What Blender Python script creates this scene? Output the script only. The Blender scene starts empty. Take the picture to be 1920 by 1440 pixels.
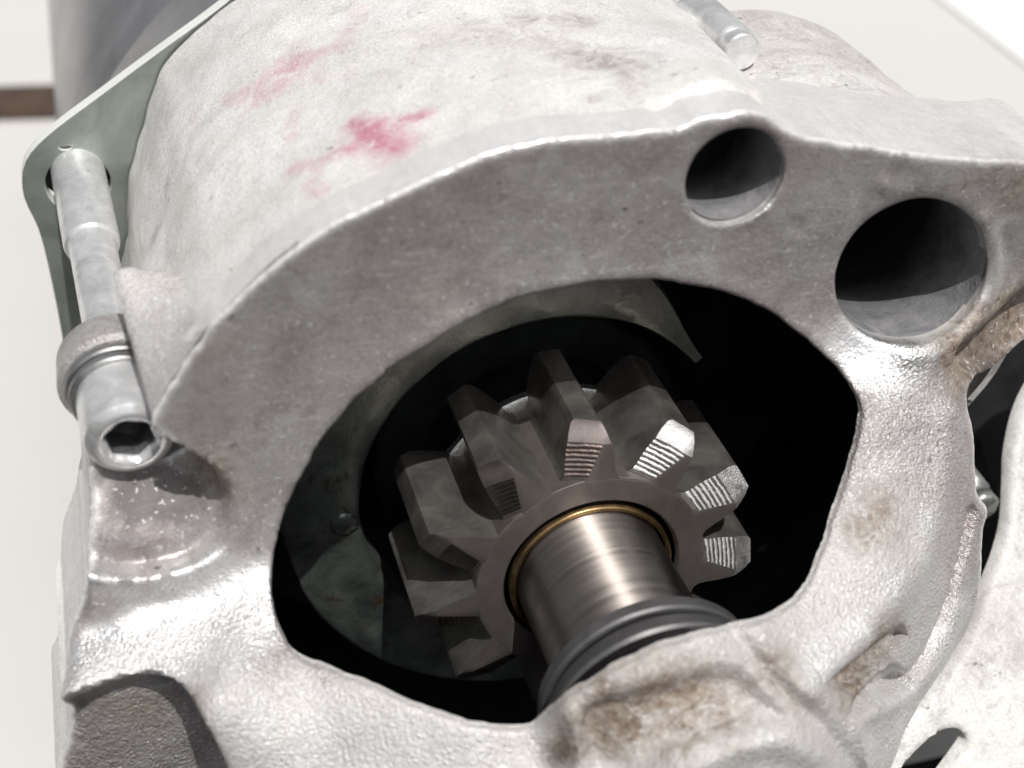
import bpy, bmesh, math, random
import numpy as np
from mathutils import Vector, Matrix, noise
from mathutils.geometry import delaunay_2d_cdt
random.seed(7); R = math.radians; PI = math.pi
scene = bpy.context.scene

# ------------------------------------------------------------------ camera, sky, sun, exposure
MM = 0.001
H = 48.0                                   # height of the drive axis above the table, mm
CAM = [-32.277, -91.069, 83.161]; YAW = 15.565; PITCH = 33.613; FPX = 2848.5
cd_ = bpy.data.cameras.new('camera'); cam = bpy.data.objects.new('camera', cd_)
scene.collection.objects.link(cam); scene.camera = cam
cam.location = (CAM[0]*MM, CAM[1]*MM, (CAM[2]+H)*MM)
cam.rotation_euler = (R(90-PITCH), 0, R(-YAW))
cd_.sensor_width = 36; cd_.lens = FPX/1920*36; cd_.clip_start = .005; cd_.clip_end = 50
cd_.dof.use_dof = True; cd_.dof.focus_distance = .128; cd_.dof.aperture_fstop = 30

SUN_EL, SUN_AZ = 62.0, 172.0               # azimuth clockwise from +Y
w = bpy.data.worlds.new('World'); scene.world = w; w.use_nodes = True
wn = w.node_tree; bg = wn.nodes['Background']
sky = wn.nodes.new('ShaderNodeTexSky'); sky.sky_type = 'NISHITA'; sky.sun_disc = False
sky.sun_elevation = R(SUN_EL); sky.sun_rotation = R(SUN_AZ); sky.air_density = 1.0; sky.dust_density = 4.0; sky.ozone_density = .6
hs = wn.nodes.new('ShaderNodeHueSaturation'); hs.inputs['Saturation'].default_value = .22
wn.links.new(sky.outputs[0], hs.inputs['Color']); wn.links.new(hs.outputs[0], bg.inputs[0])
bg.inputs[1].default_value = .10
sl = bpy.data.lights.new('sun', 'SUN'); so = bpy.data.objects.new('sun', sl); scene.collection.objects.link(so)
sl.energy = 3.7; sl.angle = R(.6); sl.color = (1, .975, .94)
sdir = Vector((math.sin(R(SUN_AZ))*math.cos(R(SUN_EL)), math.cos(R(SUN_AZ))*math.cos(R(SUN_EL)), math.sin(R(SUN_EL))))
so.rotation_euler = sdir.to_track_quat('Z', 'Y').to_euler(); so.location = (0, 0, .5)
scene.view_settings.view_transform = 'Standard'; scene.view_settings.look = 'None'
scene.view_settings.exposure = -0.2; scene.view_settings.gamma = 1

DATA = {"CP":[[-29.93,16.63,21.07],[-24.0,23.12,23.4],[-16.03,27.43,23.6],[-8.83,30.71,23.37],[-1.53,32.37,22.03],[9.83,34.44,19.61],[18.22,32.61,15.58],[24.73,32.19,13.12],[32.49,32.2,10.17],[-24.44,12.03,16.17],[-18.47,17.42,17.76],[-10.46,21.97,18.1],[-3.21,24.32,17.24],[4.7,24.51,14.72],[12.35,22.97,11.14],[14.62,28.51,14.06],[17.01,20.26,8.02],[30.32,28.36,7.96],[39.41,25.64,0.12],[33.61,26.18,4.29],[-31.61,12.11,18.63],[-25.89,8.83,14.53],[-24.76,4.63,11.73],[-26.02,2.18,11.4],[-32.99,0.93,12.65],[-37.95,0.94,14.19],[-36.98,-1.26,12.65],[-29.94,1.44,11.97],[-25.63,2.25,11.32],[-33.17,-0.65,11.91],[-37.84,-2.42,12.42],[-40.1,-3.22,12.9],[-29.11,-1.35,12.08],[-25.07,-0.52,12.28],[-32.88,-2.78,13.14],[-36.69,-4.34,13.75],[-39.58,-5.35,14.67],[-28.67,-3.57,14.33],[-32.48,-4.84,14.88],[-24.38,-3.01,14.13],[-22.29,-4.43,14.98],[-18.93,-6.35,17.07],[-24.23,-7.4,17.52],[-27.1,-5.68,18.5],[-20.47,-10.96,17.01],[-12.7,-8.29,18.68],[-39.57,-7.94,18.55],[-40.88,-12.24,18.0],[-32.22,-12.76,16.0],[-8.91,-9.07,19.39],[-5.15,-9.24,18.64],[-2.97,-6.26,21.14],[2.12,-3.12,22.15],[10.76,-1.52,18.45],[5.89,-5.51,21.16],[0.3,-9.02,21.95],[9.65,-10.78,20.77],[-6.66,-11.92,19.23],[15.39,0.94,14.17],[18.7,7.31,9.82],[20.7,13.41,8.22],[19.67,16.73,7.29],[24.34,17.15,7.0],[29.22,14.19,4.64],[24.95,8.41,7.84],[30.28,5.9,2.52],[21.5,2.22,11.74],[30.05,-3.12,0.34],[16.08,-4.53,16.54],[24.5,-8.11,6.36],[18.69,-13.41,13.5],[30.46,-14.89,-2.63]],"OUT":[[-29.93,16.63,3,0.5],[-27.07,20.27,3,0.5],[-23.25,23.76,3.6,0.5],[-19.58,26.31,3.6,0.5],[-15.99,28.17,3.6,0.5],[-12.4,29.9,3.6,0.5],[-8.82,31.43,3.6,0.5],[-5.21,32.45,3.6,0.5],[-1.56,33.09,3.6,0.5],[2.18,33.45,3.6,0.5],[4.44,33.8,3.6,0.5],[7.07,34.7,3.6,0.5],[9.74,35.2,3.6,0.5],[11.55,34.89,4,0.6],[12.71,34.21,6,0.6],[14.3,33.81,10,0.6],[16.39,33.6,12,0.5],[19.77,33.38,12,0.5],[23.25,33.05,12,0.5],[26.76,32.92,12,0.5],[32.76,32.96,12,0.5],[39.99,33.2,12,0.5],[44.02,25.85,12,0.5],[39.83,21.31,12,1],[36.55,19.01,14,1],[34.02,17.21,14,1.2],[31.99,16.55,14,1.2],[30.43,15.12,14,1.6],[31.12,12.43,14,1.8],[31.73,9.34,14,1.8],[32.25,6.85,14,1.8],[33.51,5.16,14,1.2],[33.08,3.37,14,1.2],[33.34,0.55,14,1.2],[33.36,-3.25,14,1.2],[31.28,-6.4,14,1.2],[28.08,-9.11,14,1.2],[25.05,-11.77,14,1.2],[23.25,-14.64,14,1.2],[22.08,-18.25,14,1],[9.85,-15.62,3,1],[-5.16,-15.65,2,1],[-20.53,-16.48,2,1],[-34.27,-16.77,3,1],[-41.91,-15.52,14,1],[-40.7,-11.4,14,1.5],[-39.78,-7.96,14,1.5],[-39.65,-6.18,14,1.5],[-40.17,-3.21,14,1.5],[-39.23,-0.79,14,1.2],[-38.16,1.58,14,0.8],[-38.2,4.27,14,1],[-38.15,7.11,14,1],[-38.16,9.29,14,0.6],[-37.49,10.33,8,0.4],[-36.24,10.54,8,0.2],[-34.88,10.29,8,0.2],[-33.47,10.27,8,0.2],[-31.75,11.14,6,0.2],[-31.01,11.87,5,0.2],[-32.04,13.0,5,0.3],[-31.88,13.65,10,0.4],[-31.2,14.97,6,0.5]],"OPEN":[[-20.7,11.6],[-18.65,14.15],[-15.88,16.66],[-13.17,18.39],[-10.49,20.11],[-7.04,21.83],[-3.19,22.91],[0.73,23.47],[4.75,23.57],[8.93,22.89],[12.45,21.79],[15.7,19.83],[18.39,17.57],[20.02,15.48],[20.61,13.9],[20.1,11.35],[18.73,7.71],[17.12,4.25],[15.43,1.3],[13.54,-0.36],[10.8,-1.11],[5.98,-1.76],[2.13,-2.84],[-0.8,-4.41],[-2.79,-5.86],[-4.05,-7.31],[-5.34,-8.54],[-8.91,-8.33],[-12.71,-7.36],[-16.6,-5.9],[-19.82,-4.94],[-22.3,-4.25],[-23.6,-3.02],[-24.55,-0.88],[-24.87,1.39],[-24.35,4.63],[-23.13,7.56]],"CARVE":[[[[-32.14,12.78,0.5],[-30.61,11.75,0.6],[-28.66,10.34,1.4],[-27.03,8.65,2.2],[-26.74,6.35,2.6],[-27.44,4.06,2.2],[-29.11,2.74,1.8],[-31.44,1.66,1.6],[-34.86,1.08,1.6],[-37.0,1.27,1.6],[-38.09,1.78,1.8],[-40.06,3.08,3],[-40.49,9.13,3],[-39.8,16.62,3],[-33.83,20.18,1],[-32.0,16.63,0.5]],2.3],
[[[-32.14,12.78,0.5],[-30.61,11.75,0.6],[-28.66,10.34,1.6],[-27.23,8.53,4],[-27.93,5.75,7],[-31.28,3.58,8],[-34.97,3.12,8],[-38.47,3.87,8],[-41.88,5.17,8],[-40.47,16.61,5],[-33.83,20.18,1],[-32.0,16.63,0.5]],5.2],
[[[39.29,26.06,1.5],[35.42,24.4,1.5],[32.32,21.73,1.5],[28.75,19.09,1.5],[28.42,17.17,2],[30.04,15.25,3],[35.11,15.01,4],[41.8,20.47,4]],4.5],
[[[15.81,-5.53,0.9],[18.48,-4.22,0.9],[20.53,-3.38,0.9],[23.38,-2.41,0.9],[24.51,-3.69,0.6],[22.53,-4.83,0.45],[20.33,-5.85,0.4],[17.69,-6.7,0.45],[16.24,-6.43,0.7]],2.4],
[[[17.97,-8.73,0.5],[18.47,-7.34,0.4],[20.51,-6.39,0.4],[22.22,-5.56,0.5],[24.63,-6.82,0.8],[25.57,-8.23,0.9],[23.88,-8.7,0.9],[20.73,-8.67,0.9]],2.0],
[[[-2.06,-6.55,1.2],[2.11,-4.37,2],[9.43,-3.38,2],[11.33,-5.47,1.5],[13.33,-7.86,1.5],[9.65,-8.94,2.5],[5.83,-9.99,2.5],[-1.08,-13.08,2]],1.6]],"FLAT":[[[[-44.67,-9.95,2],[-42.6,-7.43,2.2],[-40.11,-6.64,1.8],[-36.39,-5.46,1.3],[-32.84,-5.05,1.2],[-30.36,-5.85,1.3],[-28.71,-7.6,1.6],[-27.36,-9.93,2.4],[-26.31,-14.16,3],[-26.9,-18.36,3],[-45.1,-18.7,3]],-4.0]],"RIDGE":[[[[9.13,-1.77],[11.76,-4.97],[15.54,-8.59],[18.63,-12.56],[21.23,-16.09]],0.55,-0.7],
[[[10.75,-1.7],[13.43,-4.95],[16.96,-8.3],[20.96,-13.35]],0.9,0.5],
[[[14.24,-5.77],[18.52,-3.19],[23.07,0.01],[26.23,3.74],[27.93,9.1],[28.16,13.35]],1.5,0.8],
[[[19.58,-8.75],[24.53,-8.55],[28.42,-6.91],[30.69,-2.78]],1.0,0.7],
[[[31.11,5.38],[30.1,1.02],[28.37,-3.68],[25.39,-7.02],[20.67,-7.41]],0.45,-1.3],
[[[5.08,-10.52],[8.48,-9.22],[12.47,-9.05],[16.57,-11.98],[18.86,-15.21]],1.3,1.0],
[[[-2.96,-6.46],[-2.02,-9.33],[-1.63,-13.14]],0.7,0.7],
[[[18.49,-8.46],[19.2,-10.68],[20.06,-13.03]],0.4,0.8],
[[[30.03,28.34],[31.92,24.45],[30.67,20.62],[27.16,18.43],[24.36,18.2]],1.0,0.6],
[[[22.44,32.8],[24.46,31.45],[22.51,30.28]],0.8,0.2],
[[[6.42,28.78],[8.31,27.87],[10.36,27.83],[11.91,28.6]],0.3,0.22],
[[[7.75,33.67],[9.8,34.67],[12.1,33.7]],0.6,0.15],
[[[20.92,30.65],[21.25,30.52]],0.5,0.35],
[[[14.34,27.58],[14.79,27.41]],0.6,-0.25]],"RUST":[[-11.95,21.95,2.5,0.35],[-27.24,18.84,2,0.3],[32.41,19.37,4,1],[29.2,17.6,2.5,0.9],[35.69,21.19,3,1],[31.89,31.07,3,0.6],[27.0,31.92,2,0.3],[8.8,8.76,0,0],[21.97,6.08,2.5,0.6],[20.03,4.57,2,0.5],[2.1,-6.0,4,0.7],[-0.79,-7.59,3,0.6],[7.01,-6.63,4,0.6],[8.87,-9.24,3,0.5],[21.07,-3.39,2.2,0.9],[18.46,-6.47,2,0.9],[13.8,-6.08,2,0.5],[11.83,-3.73,1.5,0.6],[-3.29,-9.55,1.2,0.8],[-28.48,8.88,2.2,0.7],[-30.18,9.73,2,0.5],[-35.95,-7.23,3,0.5],[-29.52,-6.97,1.2,0.9],[-33.92,-10.21,3,0.22],[-28.81,-10.84,2.5,0.3],[-16.88,8.82,0,0],[2.03,16.69,0,0]],"OILY":[[-33.95,5.56,3.2,0.42],[-36.65,6.67,2.5,0.4],[-30.66,6.06,2.5,0.35],[-32.89,8.18,1.8,0.9],[-34.72,7.82,1.6,0.8],[-30.81,7.71,2.2,0.5],[-37.16,10.25,1.5,0.5],[-32.17,-12.33,1.5,0.5],[-28.09,-11.66,1.2,0.5],[-3.66,-10.37,1,0.9],[-26.01,1.38,0.8,0.4],[-1.98,13.16,0,0],[33.75,16.77,3,0.9],[31.0,22.74,1.5,0.3]],"BLAST":[[-38.19,-4.8,2.6,0.9],[-34.77,-3.7,3,1],[-31.26,-2.95,3,1],[-28.2,-1.86,3,1],[-25.95,0.22,2.4,1],[-25.98,-2.64,2.5,0.7],[20.09,18.82,2.6,1],[22.61,17.15,2.6,1],[25.26,18.42,2,0.7],[32.45,27.31,2,1],[31.42,23.6,1.5,0.7],[19.04,-2.29,1.6,1],[22.5,0.5,1.6,1],[15.21,-4.24,1.8,1],[25.94,5.03,1.5,0.7],[10.83,-9.41,2.5,0.8],[6.96,-10.05,2,0.8],[-35.58,1.16,1.2,1],[-31.82,1.6,1.2,1],[-29.48,2.88,1.2,0.8],[-37.68,1.6,1.2,1],[24.5,-8.1,1.2,0.7],[28.26,-5.49,1.2,0.6],[-1.16,-4.98,1.5,0.3]],"PAINT":[[[-23.03,25.8,34.14],[-20.54,24.0,35.74],0.9,0.5],
[[-20.48,24.4,35.8],[-17.75,24.7,37.19],1.5,0.55],
[[-21.55,23.3,35.0],[-18.51,22.8,36.66],1.2,0.45],
[[-17.68,25.1,37.25],[-13.9,24.0,38.61],0.7,0.45],
[[-14.36,23.9,38.47],[-11.67,28.6,39.65],1.0,0.3],
[[-17.33,27.2,37.55],[-16.78,22.7,37.41],1.0,0.3],
[[-20.38,10.5,34.5],[-18.83,8.9,35.25],0.7,0.55],
[[-19.54,7.2,34.66],[-19.07,5.4,34.75],0.6,0.75],
[[-18.37,9.2,35.48],[-14.82,8.9,37.06],0.65,0.75],
[[-15.42,11.9,37.09],[-13.79,6.3,37.25],0.8,0.9],
[[-14.69,9.5,37.2],[-13.81,7.1,37.31],1.4,0.95],
[[-13.47,9.6,37.63],[-10.74,9.3,38.48],0.65,0.8],
[[-19.37,17.7,35.74],[-19.84,14.9,35.25],0.6,0.35],
[[-17.06,21.1,37.17],[-14.75,19.6,37.95],1.2,0.2],
[[-26.29,30.1,31.8],[-25.97,24.9,31.62],0.8,0.2]],"BSTAIN":[[-1.65,18.9,40.33,3.5,0.5],[0.91,21.7,40.39,2,0.5],[2.12,14.2,39.95,3,0.55],[4.63,20.7,39.93,2.0,0.6],[5.01,11.3,39.47,3.0,0.75],[4.49,7.4,39.39,1.5,0.7],[-4.78,20.1,40.21,2.5,0.35],[0.97,6.7,39.65,0.8,0.8],[-24.93,25.6,32.6,1.5,0.4],[-28.94,25.2,28.06,1.5,0.4],[-30.86,22.5,24.79,1.2,0.7],[-28.15,27.3,29.4,1.5,0.3],[-12.98,17.8,38.46,2,0.15],[-21.44,33.6,36.07,1.5,0.2]],"WEBF":[[-33.26,0.35,21.31],[-32.32,0.35,23.51],[-30.99,0.35,25.37],[-29.12,0.35,27.94],[-26.86,0.35,30.31],[-24.19,0.35,32.53],[-21.79,0.35,34.23]],"WEBB":[[-34.57,12.5,27.89],[-33.38,12.5,28.03],[-31.88,12.0,27.8],[-30.19,11.5,27.54],[-28.59,10.0,27.3],[-25.28,7.5,30.02],[-21.19,4.5,33.68]],"PLATE":[[-16.69,42.0,40.34],[-21.51,42.0,36.73],[-27.83,42.0,32.83],[-33.97,42.0,29.0],[-38.11,42.0,26.4],[-40.37,42.0,24.58],[-41.41,42.0,22.86],[-41.73,42.0,20.21],[-41.01,42.0,16.81],[-40.75,42.0,11.64],[-40.76,42.0,4.47],[-41.07,42.0,-3.05],[-30.98,42.0,-4.91],[-14.3,42.0,20.5],[-8.32,42.0,35.68]],"PHOLE":[-36.75,42.0,20.91],"SLOT":[-37.3,42.0,24.73],"BOLT":[[-34.96,3.6,17.85],[-36.4,30.0,20.96],[-36.59,42.0,21.97]],"COVER":[[[-37.92,0.0,52.75]]],"WING":[[53.96,12.64,5.05],[48.91,11.46,3.63],[45.91,9.68,1.37],[43.84,7.22,-1.79],[42.97,5.13,-4.48],[41.99,3.05,-7.13],[40.5,1.31,-9.26],[38.57,-0.39,-11.29],[36.22,-2.68,-13.98],[32.05,-5.14,-16.63],[26.98,-7.22,-18.6],[22.01,-9.3,-20.46],[18.03,-11.76,-22.74],[15.01,-14.6,-25.45],[52.89,-18.0,-35.65],[61.85,-1.4,-14.61],[59.94,11.0,2.59]],"WSLOT":[[27.16,-9.39,-21.2],[28.66,-8.64,-20.5],[30.43,-7.94,-19.87],[31.81,-7.61,-19.63],[33.12,-7.65,-19.83],[33.91,-8.08,-20.44],[33.87,-8.69,-21.19],[33.0,-9.27,-21.79],[31.41,-10.17,-22.68],[29.71,-11.12,-23.59],[27.89,-11.66,-23.98],[26.43,-11.18,-23.22],[26.22,-10.24,-22.09]],"WHOLE":[[41.88,-0.63,-11.88],[43.03,-0.1,-11.29],[44.23,-0.8,-12.29],[43.61,-2.6,-14.57],[41.88,-2.63,-14.45],[41.25,-1.82,-13.35]],"STUD":[[19.49,22.0,35.29],[16.02,17.0,39.23],[19.49,62,35.29]],"GAP":[[41.16,22.0,10.1],[64.27,26.0,8.8],[74.38,16.0,-68.03],[43.82,16.0,-58.62]],"BOSS":[[40.57,5.0,-5.46],[40.64,10.0,-8.29]]}

# ------------------------------------------------------------------ frame of the cast face (s, t, n)
yw, pt = R(YAW), R(PITCH)
DN = np.array([-math.sin(yw)*math.cos(pt), -math.cos(yw)*math.cos(pt), math.sin(pt)])
DS = np.array([math.cos(yw), -math.sin(yw), 0.0])
DT = np.cross(DN, DS)
# ------------------------------------------------------------------ helpers
col = scene.collection
def link(name, me, mat=None, parent=None, loc=(0, 0, 0), rot=(0, 0, 0), smooth=True, angle=None):
    o = bpy.data.objects.new(name, me); col.objects.link(o)
    if parent is not None: o.parent = parent
    o.location = loc; o.rotation_euler = rot
    if mat is not None and not me.materials: me.materials.append(mat)
    if smooth:
        me.shade_smooth()
        if angle: me.set_sharp_from_angle(angle=R(angle))
    return o
def mesh(name, verts, faces):
    me = bpy.data.meshes.new(name)
    me.from_pydata([(float(v[0])*MM, float(v[1])*MM, float(v[2])*MM) for v in verts], [], faces)
    me.validate(); me.update(); return me
def fix_normals(me):
    bm = bmesh.new(); bm.from_mesh(me); bmesh.ops.recalc_face_normals(bm, faces=bm.faces); bm.to_mesh(me); bm.free()
def lathe(prof, seg=96, close=True, axis_y=True, jitter=0):
    """profile [(y, r)] turned about the Y axis"""
    v = []; f = []
    for i in range(seg):
        a = 2*PI*i/seg
        for (y, r) in prof:
            rr = r + (jitter*noise.noise(Vector((math.cos(a)*3, math.sin(a)*3, y*.7))) if jitter else 0)
            v.append((rr*math.sin(a), y, rr*math.cos(a)))
    n = len(prof)
    for i in range(seg):
        j = (i+1) % seg
        for k in range(n-1):
            f.append((i*n+k, j*n+k, j*n+k+1, i*n+k+1))
    me = mesh('lathe', v, f); fix = bmesh.new(); fix.from_mesh(me)
    bmesh.ops.remove_doubles(fix, verts=fix.verts, dist=1e-7); bmesh.ops.recalc_face_normals(fix, faces=fix.faces)
    fix.to_mesh(me); fix.free(); return me
def crom(P, step, closed=True):
    """Catmull-Rom resampling of a list of tuples (any dimension)"""
    P = [np.array(p, float) for p in P]; n = len(P); out = []
    rng = range(n) if closed else range(n-1)
    for i in rng:
        if closed: a, b, c, d = P[i-1], P[i], P[(i+1) % n], P[(i+2) % n]
        else: a, b, c, d = P[max(i-1, 0)], P[i], P[i+1], P[min(i+2, n-1)]
        L = np.hypot(*(c-b)[:2]) if len(b) < 3 or True else 0
        L = np.linalg.norm((c-b)[:3]) if len(b) == 3 and not closed else L
        m = max(1, int(round(L/step)))
        # centripetal-ish: limit overshoot on sharp corners
        la, lc = np.linalg.norm((b-a)[:2])+1e-6, np.linalg.norm((d-c)[:2])+1e-6; lb = np.linalg.norm((c-b)[:2])+1e-6
        t1 = (c-a)/(la+lb)*lb; t2 = (d-b)/(lb+lc)*lb
        for k in range(m):
            u = k/m; h1 = 2*u**3-3*u*u+1; h2 = u**3-2*u*u+u; h3 = -2*u**3+3*u*u; h4 = u**3-u*u
            out.append(h1*b+h2*t1+h3*c+h4*t2)
    if not closed: out.append(P[-1])
    return np.array(out)
def segdist(Q, A, B):
    """distance of points Q (n,2|3) to segment AB and parameter"""
    A = np.array(A); B = np.array(B); d = B-A; L = (d*d).sum()+1e-12
    u = np.clip(((Q-A)@d)/L, 0, 1); return np.linalg.norm(Q-(A+u[:, None]*d), axis=1), u
def inside(Q, P):
    x, y = Q[:, 0], Q[:, 1]; r = np.zeros(len(Q), bool); n = len(P)
    for i in range(n):
        x1, y1 = P[i][0], P[i][1]; x2, y2 = P[i-1][0], P[i-1][1]
        if y1 == y2: continue
        c = ((y1 > y) != (y2 > y)) & (x < (x2-x1)*(y-y1)/(y2-y1)+x1); r ^= c
    return r
def sstep(x): x = np.clip(x, 0, 1); return x*x*(3-2*x)
def attr(me, name, vals):
    a = me.attributes.new(name, 'FLOAT', 'POINT'); a.data.foreach_set('value', np.asarray(vals, dtype=np.float32))
def vnoise(P, sc, off=0):
    return np.array([noise.noise(Vector((float(p[0])*sc+off, float(p[1])*sc, float(p[2])*sc if len(p) > 2 else 0))) for p in P])

# ------------------------------------------------------------------ materials
class NB:
    def __init__(s, name):
        s.m = bpy.data.materials.new(name); s.m.use_nodes = True; s.t = s.m.node_tree; s.N = s.t.nodes; s.L = s.t.links
        s.b = s.N['Principled BSDF']; s.tc = s.N.new('ShaderNodeTexCoord').outputs['Object']
    def n(s, typ, **kw):
        o = s.N.new('ShaderNode'+typ)
        for k, v in kw.items():
            if k in ('op',): o.operation = v
            elif k == 'blend': o.blend_type = v
            elif k == 'dt': o.data_type = v
            else:
                key = int(k[1:]) if k[0] == 'i' and k[1:].isdigit() else k
                if isinstance(v, bpy.types.NodeSocket): s.L.new(v, o.inputs[key])
                else: o.inputs[key].default_value = v
        return o
    def noise(s, scale, detail=4, rough=.6, dist=0, vec=None):
        return s.n('TexNoise', Vector=vec or s.tc, Scale=scale, Detail=detail, Roughness=rough, Distortion=dist).outputs[0]
    def ramp(s, fac, a, b, lo=0.0, hi=1.0):
        o = s.n('MapRange', i0=fac, i1=a, i2=b, i3=lo, i4=hi); o.clamp = True; return o.outputs[0]
    def mix(s, fac, a, b, blend='MIX'):
        o = s.N.new('ShaderNodeMix'); o.data_type = 'RGBA'; o.blend_type = blend
        for key, v in ((0, fac), (6, a), (7, b)):
            if isinstance(v, bpy.types.NodeSocket): s.L.new(v, o.inputs[key])
            else: o.inputs[key].default_value = v if key == 0 else (*v, 1)
        return o.outputs[2]
    def math(s, op, a, b=0.0):
        return s.n('Math', op=op, i0=a, i1=b).outputs[0]
    def at(s, name):
        o = s.N.new('ShaderNodeAttribute'); o.attribute_name = name; return o.outputs['Fac']
    def bump(s, h, strength, dist, prev=None):
        o = s.n('Bump', Height=h, Strength=strength, Distance=dist)
        if prev: s.L.new(prev, o.inputs['Normal'])
        return o.outputs[0]
    def set(s, **kw):
        for k, v in kw.items():
            k = {'color': 'Base Color', 'rough': 'Roughness', 'metal': 'Metallic', 'normal': 'Normal', 'spec': 'Specular IOR Level'}.get(k, k)
            if isinstance(v, bpy.types.NodeSocket): s.L.new(v, s.b.inputs[k])
            else: s.b.inputs[k].default_value = (*v, 1) if isinstance(v, tuple) and len(v) == 3 else v
        return s.m

def cast_material(name, tint=(.38, .352, .348), light=(.54, .52, .515), metal=.42, grain=1.6, rough=.34, attrs=True, barrel=False):
    b = NB(name)
    n1 = b.noise(160, 6, .65, .5); n2 = b.noise(900, 5, .65); n3 = b.noise(55, 3, .5)
    c = b.mix(b.ramp(n1, .36, .66), tint, light)
    c = b.mix(b.ramp(n3, .42, .64, 0, .15 if barrel else .45), c, (.38, .315, .31))
    c = b.mix(b.ramp(b.noise(240, 6, .75, 1.6), .50, .68, 0, .16 if barrel else .5), c, (.235, .20, .195))
    c = b.mix(b.ramp(n2, .60, .76, 0, .12 if barrel else .34), c, (.17, .15, .145))
    c = b.mix(b.ramp(b.noise(420, 4, .7, 1.2), .62, .70, 0, .22), c, (.20, .175, .165))
    fine = b.ramp(b.noise(4200, 2, .6), .30, .70, .84, 1.14)
    c = b.mix(1.0, c, b.n('CombineColor', i0=fine, i1=fine, i2=fine).outputs[0], 'MULTIPLY')
    pits = b.noise(1100, 2, .5); pits = b.ramp(pits, .665, .71, 0, .8)
    pits = b.math('MULTIPLY', pits, b.ramp(b.noise(260, 3), .50, .60, 0, .5 if barrel else 1))
    c = b.mix(pits, c, (.10, .085, .08))
    mp = b.n('Mapping', Vector=b.tc); mp.inputs['Scale'].default_value = (300, 900, 2600); mp.inputs['Rotation'].default_value = (0, .35, .2)
    scr = b.ramp(b.noise(1, 3, .6, vec=mp.outputs[0]), .60, .68, 0, .28)
    c = b.mix(scr, c, (.72, .70, .69))
    r = b.ramp(n2, .3, .7, rough-.06, rough+.12); met = metal
    if attrs:
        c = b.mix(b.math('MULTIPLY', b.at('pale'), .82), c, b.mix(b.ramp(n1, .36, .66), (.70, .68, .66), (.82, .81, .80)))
        rim = b.math('MULTIPLY', b.at('rim'), b.ramp(b.noise(1400, 3, .7), .35, .6, .2, 1)); c = b.mix(rim, c, (.86, .855, .85)); r = b.math('SUBTRACT', r, b.math('MULTIPLY', rim, .12))  # edges whitened in colour as painted rim glints
    if attrs:
        warp = b.noise(480, 5, .75, .8)
        rm = b.math('MULTIPLY', b.at('rust'), b.ramp(warp, .30, .62, .25, 1.25))
        rm = b.ramp(rm, .08, .85)
        c = b.mix(rm, c, b.mix(b.ramp(b.noise(1300, 4, .6), .35, .65), (.15, .105, .08), (.36, .305, .25)))
        om = b.ramp(b.math('MULTIPLY', b.at('oil'), b.ramp(warp, .25, .6, .5, 1.2)), .1, .9)
        c = b.mix(b.math('MULTIPLY', om, .75), c, (.075, .062, .062))
        r = b.math('ADD', r, b.math('MULTIPLY', b.math('MAXIMUM', rm, om), .30))
        om_ = om; met = b.math('MULTIPLY', b.math('SUBTRACT', metal, b.math('MULTIPLY', rm, metal*.8)), b.math('MULTIPLY', b.math('SUBTRACT', 1.0, b.math('MULTIPLY', b.at('pale'), .55)), b.math('SUBTRACT', 1.0, om)))
    if barrel:
        warp = b.noise(350, 6, .72, 1.0)
        rm = b.math('MULTIPLY', b.at('rust'), b.ramp(warp, .36, .66, .1, 1.4)); rm = b.ramp(rm, .1, .9)
        c = b.mix(b.math('MULTIPLY', rm, .8), c, (.33, .27, .245))
        pm = b.math('MULTIPLY', b.at('paint'), b.ramp(b.noise(420, 7, .75, .8), .36, .60, .45, 1.3)); pm = b.ramp(pm, .12, .95)
        c = b.mix(b.math('MULTIPLY', pm, .88), c, (.47, .15, .225)); met = b.math('SUBTRACT', metal, b.math('MULTIPLY', pm, metal))
    if attrs:
        bl = b.ramp(b.math('MULTIPLY', b.at('blast'), b.ramp(b.noise(700, 4, .7), .3, .6, .55, 1.1)), .25, .9)
        c = b.mix(bl, c, (.80, .795, .79)); r = b.math('ADD', r, b.math('MULTIPLY', bl, -.03))  # glints on the sloped faces painted as pale patches
        met = b.math('ADD', met, b.math('MULTIPLY', bl, .38))
    g = b.noise(3700, 2, .7)
    gr = b.at('grain') if attrs else 1.0
    if attrs: g = b.math('MULTIPLY', g, gr)
    nm = b.bump(g, 1.0, .00015*grain)
    g2 = b.noise(1500, 3, .6)
    if attrs: g2 = b.math('MULTIPLY', g2, gr)
    nm = b.bump(g2, .7, .00011*grain, nm)
    nm = b.bump(b.noise(330, 4, .5), .25, .00020*grain, nm)
    sp = b.ramp(b.noise(2300, 2, .5), .64, .69)
    r = b.math('SUBTRACT', r, b.math('MULTIPLY', sp, .22)); c = b.mix(b.math('MULTIPLY', sp, .5), c, (.86, .86, .86))  # painted sparkle: random specks lightened to read as glints
    nm = b.bump(b.noise(140, 3, .5), .35, .0005, nm)
    return b.set(color=c, rough=r, metal=met, normal=nm)

M = {}
M['cast'] = cast_material('cast_aluminium')
M['barrel'] = cast_material('barrel_aluminium', (.72, .70, .675), (.84, .83, .815), metal=.15, grain=.55, rough=.5, attrs=False, barrel=True)
M['smooth_cast'] = cast_material('smooth_cast_aluminium', (.72, .70, .68), (.80, .79, .775), metal=.12, grain=.4, rough=.5, attrs=False)
M['wing'] = cast_material('pale_wing', (.66, .65, .63), (.76, .75, .73), metal=.0, grain=.35, rough=.55, attrs=False)

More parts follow.
